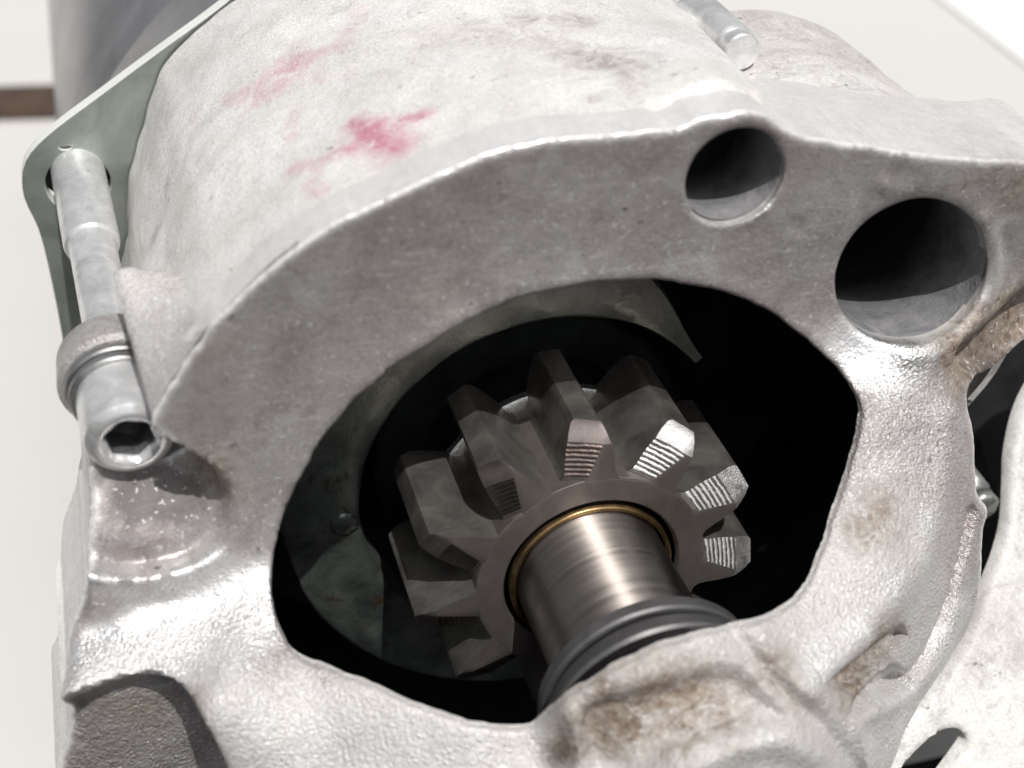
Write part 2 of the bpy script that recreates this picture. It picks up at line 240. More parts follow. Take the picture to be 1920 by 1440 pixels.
def steel(name, col1, col2, rough, metal=1.0, sc=500, bump=.25, rings=None, axial=False):
    b = NB(name)
    c = b.mix(b.ramp(b.noise(sc, 5, .65, .6), .34, .68), col1, col2)
    r = b.ramp(b.noise(sc*.6, 4, .6), .3, .7, rough-.08, rough+.10)
    nm = b.bump(b.noise(sc*5, 3, .6), bump, .00006)
    if rings or axial:
        sp = b.N.new('ShaderNodeSeparateXYZ'); b.L.new(b.tc, sp.inputs[0])
        x, y, z = sp.outputs
        if axial: ph = b.math('MULTIPLY', y, 2*PI/(axial*MM))
        else:
            rad = b.math('SQRT', b.math('ADD', b.math('MULTIPLY', x, x), b.math('MULTIPLY', z, z)))
            ph = b.math('MULTIPLY', rad, 2*PI/(rings[0]*MM))
        ph = b.math('ADD', ph, b.math('MULTIPLY', b.noise(900, 3, .6), rings[2] if rings else 2.0))
        sn = b.math('SINE', ph)
        amt = rings[1] if rings else .00004
        nm = b.bump(sn, 1.0, amt, nm)
        if rings and rings[3]:
            sn = b.math('ADD', sn, b.ramp(b.noise(1500, 3, .7), .3, .7, -.9, .9))
            c = b.mix(b.ramp(sn, -.6, .2, rings[3], 0), c, (.035, .033, .032))
    return b.set(color=c, rough=r, metal=metal, normal=nm)
M['gear'] = steel('oiled_gear_steel', (.13, .12, .112), (.30, .28, .262), .34, .7, 300)
M['gear_face'] = steel('turned_gear_face', (.15, .13, .12), (.215, .19, .18), .42, .6, 300, rings=(.22, .000006, 2.5, 0))
M['ringbright'] = steel('wet_bright_ring', (.6, .6, .58), (.8, .8, .78), .22, .9, 500, .8)
M['tip_bright'] = steel('bright_worn_steel', (.55, .54, .53), (.86, .85, .84), .46, .6, 1500, .9)  # sunlight on the right-hand tooth ends put into the colour
M['turn_bright'] = steel('coarse_turned_bright', (.72, .71, .70), (.85, .84, .83), .5, .6, 1500, .5, rings=(.42, .00005, 4.5, .88))
M['tip_dull'] = steel('dull_worn_steel', (.40, .34, .325), (.50, .43, .41), .5, .6, 1500, .5)
M['turn_dull'] = steel('coarse_turned_dull', (.24, .185, .17), (.33, .26, .24), .5, .7, 1500, .5, rings=(.42, .00005, 4.0, .6))
M['tip_dark'] = steel('oily_tip_steel', (.17, .15, .14), (.26, .225, .21), .42, .7, 700)  # shade on the left-hand tooth ends put into the colour
M['turn_dark'] = steel('oily_turned_steel', (.10, .085, .08), (.15, .13, .12), .45, .9, 900, .4, rings=(.42, .00002, 5.0, .08))
M['shaft'] = steel('ground_shaft_steel', (.40, .36, .335), (.46, .415, .385), .22, 1, 40, .05)
sb_ = M['shaft'].node_tree; pb = sb_.nodes['Principled BSDF']; pb.inputs['Anisotropic'].default_value = .93; pb.inputs['Anisotropic Rotation'].default_value = .25
for l_ in list(pb.inputs['Roughness'].links): sb_.links.remove(l_)
pb.inputs['Roughness'].default_value = .52
mp_ = sb_.nodes.new('ShaderNodeMapping'); mp_.inputs['Scale'].default_value = (25, 1500, 25); nz_ = sb_.nodes.new('ShaderNodeTexNoise'); nz_.inputs['Scale'].default_value = 1.0; nz_.inputs['Detail'].default_value = 4
tc_ = sb_.nodes.new('ShaderNodeTexCoord'); sb_.links.new(tc_.outputs['Object'], mp_.inputs[0]); sb_.links.new(mp_.outputs[0], nz_.inputs['Vector'])
mr_ = sb_.nodes.new('ShaderNodeMapRange'); mr_.inputs[1].default_value = .35; mr_.inputs[2].default_value = .65; mr_.inputs[3].default_value = .42; mr_.inputs[4].default_value = .60
sb_.links.new(nz_.outputs[0], mr_.inputs[0]); sb_.links.new(mr_.outputs[0], pb.inputs['Roughness'])
tg = sb_.nodes.new('ShaderNodeTangent'); tg.direction_type = 'RADIAL'; tg.axis = 'Y'; sb_.links.new(tg.outputs[0], pb.inputs['Tangent'])
M['collar'] = steel('blackened_collar_steel', (.10, .098, .10), (.15, .147, .148), .42, .5, 350)
M['groove'] = steel('wet_black_groove', (.012, .010, .012), (.02, .018, .02), .12, .3, 900, .9)
M['bronze'] = steel('bronze_bush', (.30, .20, .10), (.46, .32, .16), .38, 1, 700)
M['zinc'] = steel('zinc_plated_sheet', (.27, .30, .275), (.46, .50, .46), .34, .6, 160, .2)
M['zedge'] = steel('bright_sheared_zinc_edge', (.78, .79, .76), (.86, .87, .84), .5, .1, 160, .2)  # paler tone for the side faces of the sheet
M['recess_grey'] = steel('greasy_socket', (.06, .06, .062), (.16, .16, .165), .5, .4, 900)  # socket inside coloured dark to stand for its shade
M['bolt'] = steel('zinc_bolt_steel', (.62, .625, .63), (.90, .90, .90), .30, .6, 420, .6)
M['washer'] = steel('grey_washer_steel', (.33, .33, .33), (.48, .48, .47), .38, .9, 600)
b = NB('oily_cast_plate')
c = b.mix(b.ramp(b.noise(140, 6, .65, .8), .36, .66), (.06, .075, .068), (.24, .265, .24))
c = b.mix(b.ramp(b.noise(330, 4, .7, .5), .60, .70), c, (.09, .05, .035))
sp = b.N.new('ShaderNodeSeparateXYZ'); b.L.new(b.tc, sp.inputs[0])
c = b.mix(b.math('MULTIPLY', b.ramp(b.math('ADD', sp.outputs[2], b.math('MULTIPLY', b.noise(120, 4), .008)), .010, .020), .9), c, b.mix(b.ramp(b.noise(90, 4, .6), .4, .6), (.74, .75, .68), (.42, .41, .36)))  # upper part lightened in colour to imitate reflected light
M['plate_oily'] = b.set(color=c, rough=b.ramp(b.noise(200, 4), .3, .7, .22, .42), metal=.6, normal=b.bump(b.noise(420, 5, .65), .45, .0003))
b = NB('sooty_black'); M['dark'] = b.set(color=b.mix(b.ramp(b.noise(140, 5, .7), .4, .65), (.005, .006, .0065), (.022, .025, .026)), rough=.6, spec=.25, metal=0.0)  # interior shade, along with oil, put into this black
M['recess'] = steel('grimy_recess_iron', (.012, .012, .013), (.035, .035, .037), .6, .3, 200)  # near-black standing for shade in the gap and plate hole
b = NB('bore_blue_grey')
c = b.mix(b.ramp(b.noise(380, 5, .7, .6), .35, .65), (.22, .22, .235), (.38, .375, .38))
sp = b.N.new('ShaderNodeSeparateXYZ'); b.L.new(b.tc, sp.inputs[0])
c = b.mix(b.ramp(b.math('ADD', sp.outputs[1], b.math('MULTIPLY', b.noise(300, 4), .004)), .004, .012, 0, .93), c, (.012, .012, .014))  # darkens with depth: shade of the bore put into the colour
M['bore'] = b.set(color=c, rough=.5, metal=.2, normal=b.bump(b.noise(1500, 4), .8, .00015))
b = NB('pale_table')
c = b.mix(b.ramp(b.noise(9, 5, .6, .4), .3, .7), (.62, .605, .58), (.67, .655, .63))
c = b.mix(b.ramp(b.noise(70, 5, .7, .3), .66, .80, 0, .35), c, (.55, .52, .49))
c = b.mix(b.ramp(b.noise(600, 3, .6), .70, .76, 0, .5), c, (.30, .27, .25))
M['table'] = b.set(color=c, rough=.55, normal=b.bump(b.noise(300, 4), .15, .0003))
b = NB('white_paper_sheet'); M['paper'] = b.set(color=b.mix(b.noise(30), (.84, .84, .83), (.88, .88, .87)), rough=.8)
b = NB('brown_wood_strip')
M['wood'] = b.set(color=b.mix(b.ramp(b.noise(60, 5, .6, 1.5), .35, .7), (.035, .026, .022), (.10, .062, .042)), rough=.6, normal=b.bump(b.noise(200, 4), .3, .0004))
b = NB('grey_motor_paint')
c = b.mix(b.ramp(b.noise(60, 5, .65, .8), .35, .65), (.27, .27, .28), (.42, .42, .43))
M['motor'] = b.set(color=c, rough=.30, metal=.7, normal=b.bump(b.noise(300, 4), .25, .0003))

# ------------------------------------------------------------------ the assembly
BASE = (0.0, 30.0, 0.0)
root = bpy.data.objects.new('starter_motor', None); col.objects.link(root)
root.location = (BASE[0]*MM, BASE[1]*MM, BASE[2]*MM); root.empty_display_size = .01
root['label'] = 'dirty cast aluminium starter motor nose with its toothed pinion showing in the window'
root['category'] = 'starter motor'
O = Vector((-BASE[0]*MM, -BASE[1]*MM, H*MM))       # drive axis origin seen from the root
def part(name, me, mat, parent=None, label=None, **kw):
    o = link(name, me, mat, parent or root, loc=kw.pop('loc', O if parent is None else (0, 0, 0)), **kw)
    if label: o['label'] = label
    return o

# ---- cast face as a relief with real window, holes and rounded rims
CP = np.array(DATA['CP']); nC = len(CP)
def U(r): return r*r*np.log(r+1e-12)
K = U(np.hypot(CP[:, None, 0]-CP[None, :, 0], CP[:, None, 1]-CP[None, :, 1]))+np.eye(nC)*.6
Pm = np.c_[np.ones(nC), CP[:, :2]]
Wt = np.linalg.solve(np.block([[K, Pm], [Pm.T, np.zeros((3, 3))]]), np.r_[CP[:, 2], 0, 0, 0])
def base_h(Q):
    Rr = np.hypot(Q[:, None, 0]-CP[None, :, 0], Q[:, None, 1]-CP[None, :, 1])
    return U(Rr)@Wt[:nC]+Wt[nC]+Wt[nC+1]*Q[:, 0]+Wt[nC+2]*Q[:, 1]
def to_st(P): P = np.asarray(P); return np.c_[P@DS, P@DT]
OUT = crom(DATA['OUT'], .42)
OPEN = crom(DATA['OPEN'], .38)
def ragged(P, amp, sc):
    n = vnoise(P[:, :2], sc); m = vnoise(P[:, :2], sc*4, 9)
    d = np.roll(P[:, :2], -1, 0)-np.roll(P[:, :2], 1, 0); L = np.linalg.norm(d, axis=1)[:, None]+1e-9
    P = P.copy(); P[:, :2] += np.c_[-d[:, 1], d[:, 0]]/L*((n+.45*m)*amp)[:, None]; return P
OUT = ragged(OUT, .14, .5); OPEN = ragged(OPEN, .16, .45)
def hole_loop(cx, cz, r, seg, lump=0, ph=0):
    L = []
    for i in range(seg):
        a = 2*PI*i/seg; rr = r*(1+lump*math.cos(2*(a-ph)))+.06*noise.noise(Vector((math.cos(a)*2+cx, math.sin(a)*2, 0)))
        L.append((cx+rr*math.cos(a), 0, cz+rr*math.sin(a)))
    return to_st(L)
HOLES = [(9.73, 35.25, 3.8, 0, 0), (25.6, 24.9, 6.6, .07, R(-42))]
HL = [hole_loop(*h[:3], 72 if k == 0 else 100, *h[3:]) for k, h in enumerate(HOLES)]

def face_height(Q):
    h = base_h(Q)
    for poly, depth in DATA['CARVE']:
        P = crom(poly, 1.0); ins = inside(Q, P)
        if not ins.any(): continue
        q = Q[ins]; best = np.full(len(q), 1e9); wd = np.ones(len(q))
        dsum = np.zeros(len(q)); wsum = np.zeros(len(q))
        for i in range(len(P)):
            dd, u = segdist(q, P[i-1][:2], P[i][:2]); wloc = max(.2, P[i-1][2])
            m = dd/np.maximum(wloc, .2) < best; best = np.where(m, dd/max(wloc, .2), best)
        h[ins] -= depth*sstep(best)
    for poly, y0 in DATA['FLAT']:                # floor square to the drive axis
        P = crom(poly, 1.0); ins = inside(Q, P); q = Q[ins]; best = np.full(len(q), 1e9)
        for i in range(len(P)):
            dd, u = segdist(q, P[i-1][:2], P[i][:2]); best = np.minimum(best, dd/max(.2, P[i-1][2]))
        tgt = (y0-q[:, 0]*DS[1]-q[:, 1]*DT[1])/DN[1]; k = sstep(best); h[ins] = h[ins]*(1-k)+np.minimum(h[ins], tgt)*k
    for line, wdt, amp in DATA['RIDGE']:
        L = crom(line, 1.0, closed=False) if len(line) > 2 else np.array(line, float)
        near = (Q[:, 0] > L[:, 0].min()-4*wdt) & (Q[:, 0] < L[:, 0].max()+4*wdt) & (Q[:, 1] > L[:, 1].min()-4*wdt) & (Q[:, 1] < L[:, 1].max()+4*wdt)
        if not near.any(): continue
        q = Q[near]; best = np.full(len(q), 1e9)
        for i in range(len(L)-1): best = np.minimum(best, segdist(q, L[i], L[i+1])[0])
        taper = 1
        h[near] += amp*np.exp(-(best/wdt)**2)*taper
    return h
def build_face():
    step = .40; s0, t0 = OUT[:, 0].min(), OUT[:, 1].min(); s1, t1 = OUT[:, 0].max(), OUT[:, 1].max()
    g = [(s0+step*(i+.5*(j % 2)), t0+step*.87*j) for j in range(int((t1-t0)/(step*.87))+1) for i in range(int((s1-s0)/step)+1)]
    G = np.array(g)+np.random.RandomState(3).uniform(-.08, .08, (len(g), 2))
    ins = inside(G, OUT)
    for hl in [OPEN]+HL: ins &= ~inside(G, hl)
    G = G[ins]
    loops = [OUT[:, :2], OPEN[:, :2]]+HL
    rf = [OUT[:, 3], np.full(len(OPEN), .4), np.full(len(HL[0]), .3), np.full(len(HL[1]), .45)]
    segA = np.concatenate([np.roll(l, 1, 0) for l in loops]); segB = np.concatenate(loops); segR = np.concatenate(rf)
    def bdist(Q):
        D = np.full(len(Q), 1e9); Rf = np.zeros(len(Q))
        for k in range(0, len(Q), 3000):
            q = Q[k:k+3000]; mid = (segA+segB)/2
            d2 = (q[:, None, 0]-mid[None, :, 0])**2+(q[:, None, 1]-mid[None, :, 1])**2
            j = d2.argmin(1); best = np.full(len(q), 1e9)
            for o in (-1, 0, 1):
                jj = np.clip(j+o, 0, len(segA)-1); A = segA[jj]; B = segB[jj]; d = B-A
                u = np.clip(((q-A)*d).sum(1)/((d*d).sum(1)+1e-12), 0, 1)
                best = np.minimum(best, np.linalg.norm(q-(A+u[:, None]*d), axis=1))
            D[k:k+3000] = best; Rf[k:k+3000] = segR[j]
        return D, Rf
    D, _ = bdist(G); G = G[D > .20]
    extra = []
    for l, rr, sign in zip(loops, rf, (1, -1, -1, -1)):
        d = np.roll(l, -1, 0)-np.roll(l, 1, 0); L = np.linalg.norm(d, axis=1)[:, None]+1e-9; nrm = np.c_[-d[:, 1], d[:, 0]]/L
        area = (l[:, 0]*np.roll(l[:, 1], -1)-np.roll(l[:, 0], -1)*l[:, 1]).sum(); nrm *= np.sign(area)*sign
        for q in (.06, .16):
            extra.append(l+nrm*q)
    extra = np.concatenate(extra)
    ok = inside(extra, OUT)
    for hl in [OPEN]+HL: ok &= ~inside(extra, hl)
    extra = extra[ok]; De, _ = bdist(extra); extra = extra[De > .045]
    B = np.concatenate(loops); verts2 = np.concatenate([B, G, extra]); edges = []; k = 0; rngs = []
    for l in loops:
        n = len(l); edges += [(k+i, k+(i+1) % n) for i in range(n)]; rngs.append((k, n)); k += n
    vc, ec, fc, ov, oe, of = delaunay_2d_cdt([Vector(p) for p in verts2], edges, [], 0, 1e-6, True)
    V = np.array([tuple(v) for v in vc]); F = [tuple(f) for f in fc]
    cen = np.array([(V[f[0]]+V[f[1]]+V[f[2]])/3 for f in F])
    keep = inside(cen, OUT)
    for hl in [OPEN]+HL: keep &= ~inside(cen, hl)
    F = [f for f, kk in zip(F, keep) if kk]
    h = face_height(V); D, Rf = bdist(V)
    x = np.clip(Rf-D, 0, None); h -= Rf-np.sqrt(np.clip(Rf*Rf-x*x, 0, None))
    h += .05*vnoise(V, .35)+.03*vnoise(V, 1.3, 5)
    P3 = V[:, :1]*DS+V[:, 1:]*DT+h[:, None]*DN
    # skirts run back along the drive axis
    imap = {}; palev = []
    for new, olds in enumerate(ov):
        for o_ in olds: imap.setdefault(o_, new)
    P3 = list(map(tuple, P3)); face_mat = [0]*len(F)
    for li, (k0, n) in enumerate(rngs):
        ids = [imap.get(k0+i) for i in range(n)]
        for lev in (1,):
            if li == 0: dep = OUT[:, 2]
            elif li == 1: dep = np.full(n, .5)
            else: dep = np.full(n, 1.0)
            b0 = len(P3)
            for i in range(n):
                p = P3[ids[i]]; P3.append((p[0], p[1]+dep[i], p[2])); palev.append(len(P3)-1)
            for i in range(n):
                j = (i+1) % n; F.append((ids[i], ids[j], b0+j, b0+i)); face_mat.append(0)
    nv = len(P3)
    me = mesh('nose_casting', P3, F); 
    Q = np.array([(p[0], p[1], p[2]) for p in P3]); Q2 = to_st(Q)
    for nm, key in (('rust', 'RUST'), ('oil', 'OILY'), ('blast', 'BLAST')):
        a = np.zeros(nv)
        for s, t, rr, wgt in DATA[key]:
            if wgt: a += wgt*np.exp(-((Q2[:, 0]-s)**2+(Q2[:, 1]-t)**2)/(rr*rr))
        attr(me, nm, np.clip(a, 0, 1.2))
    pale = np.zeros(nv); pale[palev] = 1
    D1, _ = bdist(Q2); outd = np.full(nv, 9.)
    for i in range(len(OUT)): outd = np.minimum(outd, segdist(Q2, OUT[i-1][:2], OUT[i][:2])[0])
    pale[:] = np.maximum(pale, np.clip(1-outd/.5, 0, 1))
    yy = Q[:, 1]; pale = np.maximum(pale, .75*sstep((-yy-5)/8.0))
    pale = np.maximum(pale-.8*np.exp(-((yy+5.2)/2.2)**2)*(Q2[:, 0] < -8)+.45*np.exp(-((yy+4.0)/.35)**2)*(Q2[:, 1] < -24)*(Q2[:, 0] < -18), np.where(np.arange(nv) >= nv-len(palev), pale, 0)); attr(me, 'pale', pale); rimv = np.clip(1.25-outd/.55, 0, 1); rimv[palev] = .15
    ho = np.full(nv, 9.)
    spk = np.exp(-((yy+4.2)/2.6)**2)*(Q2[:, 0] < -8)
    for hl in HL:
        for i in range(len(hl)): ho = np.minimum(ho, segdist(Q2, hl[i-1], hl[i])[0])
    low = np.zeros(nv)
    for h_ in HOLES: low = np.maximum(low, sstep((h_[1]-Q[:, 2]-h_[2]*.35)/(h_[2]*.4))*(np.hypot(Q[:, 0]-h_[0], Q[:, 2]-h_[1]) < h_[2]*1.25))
    rimv = np.maximum(rimv, np.clip(1-ho/.35, 0, 1)*low)  # whitens only the lower hole lips, a painted edge glint
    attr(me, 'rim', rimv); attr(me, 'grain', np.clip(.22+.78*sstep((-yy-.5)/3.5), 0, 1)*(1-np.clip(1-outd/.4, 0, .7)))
    fix_normals(me)
    return me, [(P3[imap[rngs[1][0]+i]]) for i in range(rngs[1][1])], [P3[imap[i]] for i in range(len(OUT)) if OUT[i, 2] < 4.5 and i < len(OUT)*.5]
fm, open3, arc3 = build_face()
# make sure the relief faces the camera side
if sum(p.normal.dot(Vector(DN))*p.area for p in fm.polygons) < 0: fm.flip_normals()
nose = part('nose_housing', fm, M['cast'], label='grey sand-cast nose housing with window and two round holes', angle=50)

# ---- round holes: blind bores behind the flange
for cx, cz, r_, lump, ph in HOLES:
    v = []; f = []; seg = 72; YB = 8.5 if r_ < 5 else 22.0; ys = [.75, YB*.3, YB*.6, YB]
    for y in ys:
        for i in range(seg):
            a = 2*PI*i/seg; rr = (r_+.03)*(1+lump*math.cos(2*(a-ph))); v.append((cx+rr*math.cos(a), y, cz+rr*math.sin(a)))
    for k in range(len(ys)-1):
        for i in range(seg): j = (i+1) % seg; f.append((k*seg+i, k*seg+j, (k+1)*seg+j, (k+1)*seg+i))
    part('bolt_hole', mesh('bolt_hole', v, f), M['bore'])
    e = [(cx+(r_+.03)*(1+lump*math.cos(2*(2*PI*i/seg-ph)))*math.cos(2*PI*i/seg), YB, cz+(r_+.03)*(1+lump*math.cos(2*(2*PI*i/seg-ph)))*math.sin(2*PI*i/seg)) for i in range(seg)]
    part('hole_bottom', mesh('hole_bottom', e, [tuple(range(seg))]), M['dark'], smooth=False)

# ---- inside of the window: short flared throat, dark chamber
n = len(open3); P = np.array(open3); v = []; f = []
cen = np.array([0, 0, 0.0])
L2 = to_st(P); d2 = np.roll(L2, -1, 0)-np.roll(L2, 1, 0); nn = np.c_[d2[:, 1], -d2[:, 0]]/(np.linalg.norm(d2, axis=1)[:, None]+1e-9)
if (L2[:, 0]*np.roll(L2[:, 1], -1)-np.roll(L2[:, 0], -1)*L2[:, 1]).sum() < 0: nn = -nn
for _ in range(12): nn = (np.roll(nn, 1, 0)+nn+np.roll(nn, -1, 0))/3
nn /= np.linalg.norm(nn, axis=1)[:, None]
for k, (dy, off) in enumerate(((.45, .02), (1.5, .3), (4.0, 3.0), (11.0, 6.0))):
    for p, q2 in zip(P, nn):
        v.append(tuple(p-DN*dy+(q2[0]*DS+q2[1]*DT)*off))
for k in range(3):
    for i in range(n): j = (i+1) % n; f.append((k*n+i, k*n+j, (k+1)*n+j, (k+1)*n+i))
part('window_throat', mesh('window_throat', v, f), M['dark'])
def cut(me, test):
    bm = bmesh.new(); bm.from_mesh(me)
    bmesh.ops.delete(bm, geom=[q for q in bm.faces if test(q.calc_center_median()/MM)], context='FACES'); bm.to_mesh(me); bm.free(); return me
def in_bore(p): return any(math.hypot(p.x-h[0], p.z-h[1]) < h[2]*(1.10 if h[3] else 1.06) and p.y < (9 if h[2] < 5 else 22.5) for h in HOLES)
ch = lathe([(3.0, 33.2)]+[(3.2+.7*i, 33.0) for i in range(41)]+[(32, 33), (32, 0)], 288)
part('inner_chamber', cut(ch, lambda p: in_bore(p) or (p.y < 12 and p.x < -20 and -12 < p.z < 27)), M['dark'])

# ---- annular plate behind the pinion
def annulus(y, r0, r1, a0, a1, seg=150, bead=0):
    v = []; f = []; prof = [(y+3.5, r0-.2), (y+.4, r0), (y, r0+.5), (y-.05, (r0*2+r1)/3), (y+.05, (r0+2*r1)/3), (y, r1-.5), (y+.5, r1), (y+4, r1+.1)]
    for i in range(seg+1):
        a = R(a0)+(R(a1)-R(a0))*i/seg
        tap = float(sstep((a1-math.degrees(a))/46.0))
        for yy, rr in prof:
            q = r0+(rr-r0)*(0.12+.88*max(0, min(1, tap))) if rr > r0 else rr
            q += .12*noise.noise(Vector((math.cos(a)*4, math.sin(a)*4, rr)))
            v.append((q*math.sin(a), yy+.12*noise.noise(Vector((math.cos(a)*5, math.sin(a)*5, rr))), q*math.cos(a)))
    m = len(prof)
    for i in range(seg):
        for k in range(m-1): f.append((i*m+k, (i+1)*m+k, (i+1)*m+k+1, i*m+k+1))
    me = mesh('annulus', v, f); fix_normals(me); return me
part('bearing_plate', annulus(13, 17.1, 24.1, -190, 52), M['plate_oily'], label='oily greenish ring plate behind the pinion', angle=50)
bm_ = lathe([(12.6, .05), (12.6, .8), (12.9, 1.25), (14, 1.5)], 40, jitter=.18)
part('plate_stud', bm_, M['plate_oily'], loc=O+Vector((-18.6*MM, 0, -.6*MM)))
part('clutch_drum', lathe([(30, 14.8), (18.4, 14.8), (18.0, 14.4), (18.0, 10.5), (13.2, 10.2), (13.2, 6)], 96), M['dark'], angle=35)
part('retaining_ring', lathe([(11.5, 9.6), (11.5, 10.7), (11.7, 11.0), (12.3, 11.1), (12.6, 10.9), (12.6, 9)], 96, jitter=.1), M['ringbright'], angle=35)

# ---- pinion gear
NT = 11; PHI = -1.8
RROOT, RTIP, LEN = 9.95, 15.0, 12.1
gear = part('pinion_gear', lathe([(LEN, 7), (LEN, RROOT-.25), (LEN-.3, RROOT), (.08, RROOT), (.03, RROOT-.06), (.0, RROOT-.3), (0, 8.4), (.02, 7.75), (.25, 7.55), (.5, 7.5)], 160), M['gear_face'], label='steel pinion gear with eleven teeth', angle=35)
def half_w(r):                       # half width of a tooth at radius r, mm
    u = (r-RROOT)/(RTIP-RROOT)
    return 2.0*(1-u)+1.05*u+.26*math.sin(u*PI)+.35*max(0, 1-u/.14)**2
def tooth_mesh(kind):
    """tooth whose counter-clockwise flank carries the lead-in bevel of a starter pinion"""
    rr = [RROOT-.4, RROOT, RROOT+.15, RROOT+.35, RROOT+.8, 11.3, 12.0, 12.7, 13.3, 13.9, 14.4, 14.75, RTIP]
    v = []; f = []; mi = []; NL, NR = 5, 3; NW = NL+NR+1
    rs_ = random.Random(kind)
    def crest(r): return -.5+(r-9.9)*.42
    for back in (0, 1):
        for r in rr:
            hw = half_w(max(r, RROOT))*(1 if r < 14.7 else (.97 if r < RTIP else .86)); cl = min(crest(r), hw-.02)
            xs = [-hw+(cl+hw)*k/NL for k in range(NL)]+[cl+(hw-cl)*k/NR for k in range(NR+1)]
            for s_ in xs:
                th = s_/r
                if back: y = LEN-(.25 if r > 14.7 else 0)
                else:
                    y = .02+max(0, cl-s_)*.50+max(0, r-13.3)*.42+.035*noise.noise(Vector((s_*1.5+kind*7, r*2, 1)))
                    if r > 14.7: y += .12
                v.append((r*math.sin(th), y, r*math.cos(th)))
    m = len(rr)
    def idx(b_, i, k): return b_*m*NW+i*NW+k
    for i in range(m-1):
        for k in range(NW-1):
            f.append((idx(0, i, k), idx(0, i, k+1), idx(0, i+1, k+1), idx(0, i+1, k)))
            mi.append(2 if rr[i] >= 13.25 else (1 if k < NL and rr[i] > RROOT+.2 else 3))
            f.append((idx(1, i, k), idx(1, i+1, k), idx(1, i+1, k+1), idx(1, i, k+1))); mi.append(0)
        for k, s in ((0, 1), (NW-1, -1)):
            q = (idx(0, i, k), idx(0, i+1, k), idx(1, i+1, k), idx(1, i, k)); f.append(q if s > 0 else q[::-1]); mi.append(0)
    for k in range(NW-1): f.append((idx(0, m-1, k), idx(0, m-1, k+1), idx(1, m-1, k+1), idx(1, m-1, k))); mi.append(0)
    me = mesh('gear_tooth', v, f)
    for p, q in zip(me.polygons, mi): p.material_index = q
    return me
M['tip_mid'] = steel('scuffed_worn_steel', (.26, .25, .245), (.62, .61, .60), .40, .75, 1300, 1.0)
sets = {'mid': ('gear', 'turn_bright', 'tip_mid', 'gear_face'), 'bright': ('gear', 'turn_bright', 'tip_bright', 'gear_face'), 'dull': ('gear', 'turn_dull', 'tip_dull', 'gear_face'), 'dark': ('gear', 'turn_dark', 'tip_dark', 'gear_face')}
tm = {}
for k, ms in sets.items():
    me = tooth_mesh(len(tm)*5); [me.materials.append(M[q]) for q in ms]; fix_normals(me); tm[k] = me
tooth_light = {0: 'dull', 1: 'bright', 2: 'mid', 3: 'mid'}  # bright to dark end tones imitate how light falls on each tooth
for k in range(NT):
    kk = k if k <= 5 else k-NT; kind = tooth_light.get(kk, 'dark')
    t = part('gear_tooth', tm[kind], None, gear, rot=(0, R(PHI)+2*PI*kk/NT, 0), angle=32)
    if kind in ('bright', 'mid'): t['label'] = 'gear tooth with bright worn end face'

# ---- shaft, bush, collar
part('bronze_bush', lathe([(.6, 6.6), (.0, 6.62), (-.06, 6.7), (-.06, 6.92), (.02, 7.02), (.6, 7.05)], 120, jitter=.05), M['bronze'], gear)
part('drive_shaft', lathe([(14, 6.42), (.3, 6.42), (-.2, 6.38), (-11.5, 6.38), (-12.8, 6.5), (-19, 6.5), (-19, 0)], 128), M['shaft'], label='polished steel drive shaft', angle=40)
collar = part('stop_collar', lathe([(-12.7, 6.3), (-12.7, 7.9), (-12.85, 8.35), (-13.1, 8.62), (-14.1, 8.7), (-14.35, 8.55), (-14.4, 8.2)], 128), M['collar'], label='dark ring collar on the shaft', angle=35)
part('snap_ring', lathe([(-14.3, 8.0), (-14.35, 8.28), (-14.75, 8.36), (-15.15, 8.2), (-15.2, 7.8)], 128, jitter=.08), M['groove'], collar)
part('thrust_washer', lathe([(-15.1, 8.0), (-15.15, 8.75), (-15.5, 9.0), (-16.6, 9.15), (-16.9, 8.9), (-17.0, 8.2)], 128), M['collar'], collar, angle=35)
part('shaft_seal', lathe([(-16.9, 8.5), (-17.2, 9.3), (-19.0, 9.5), (-19.6, 8.9), (-20, 7)], 128), M['groove'], collar)

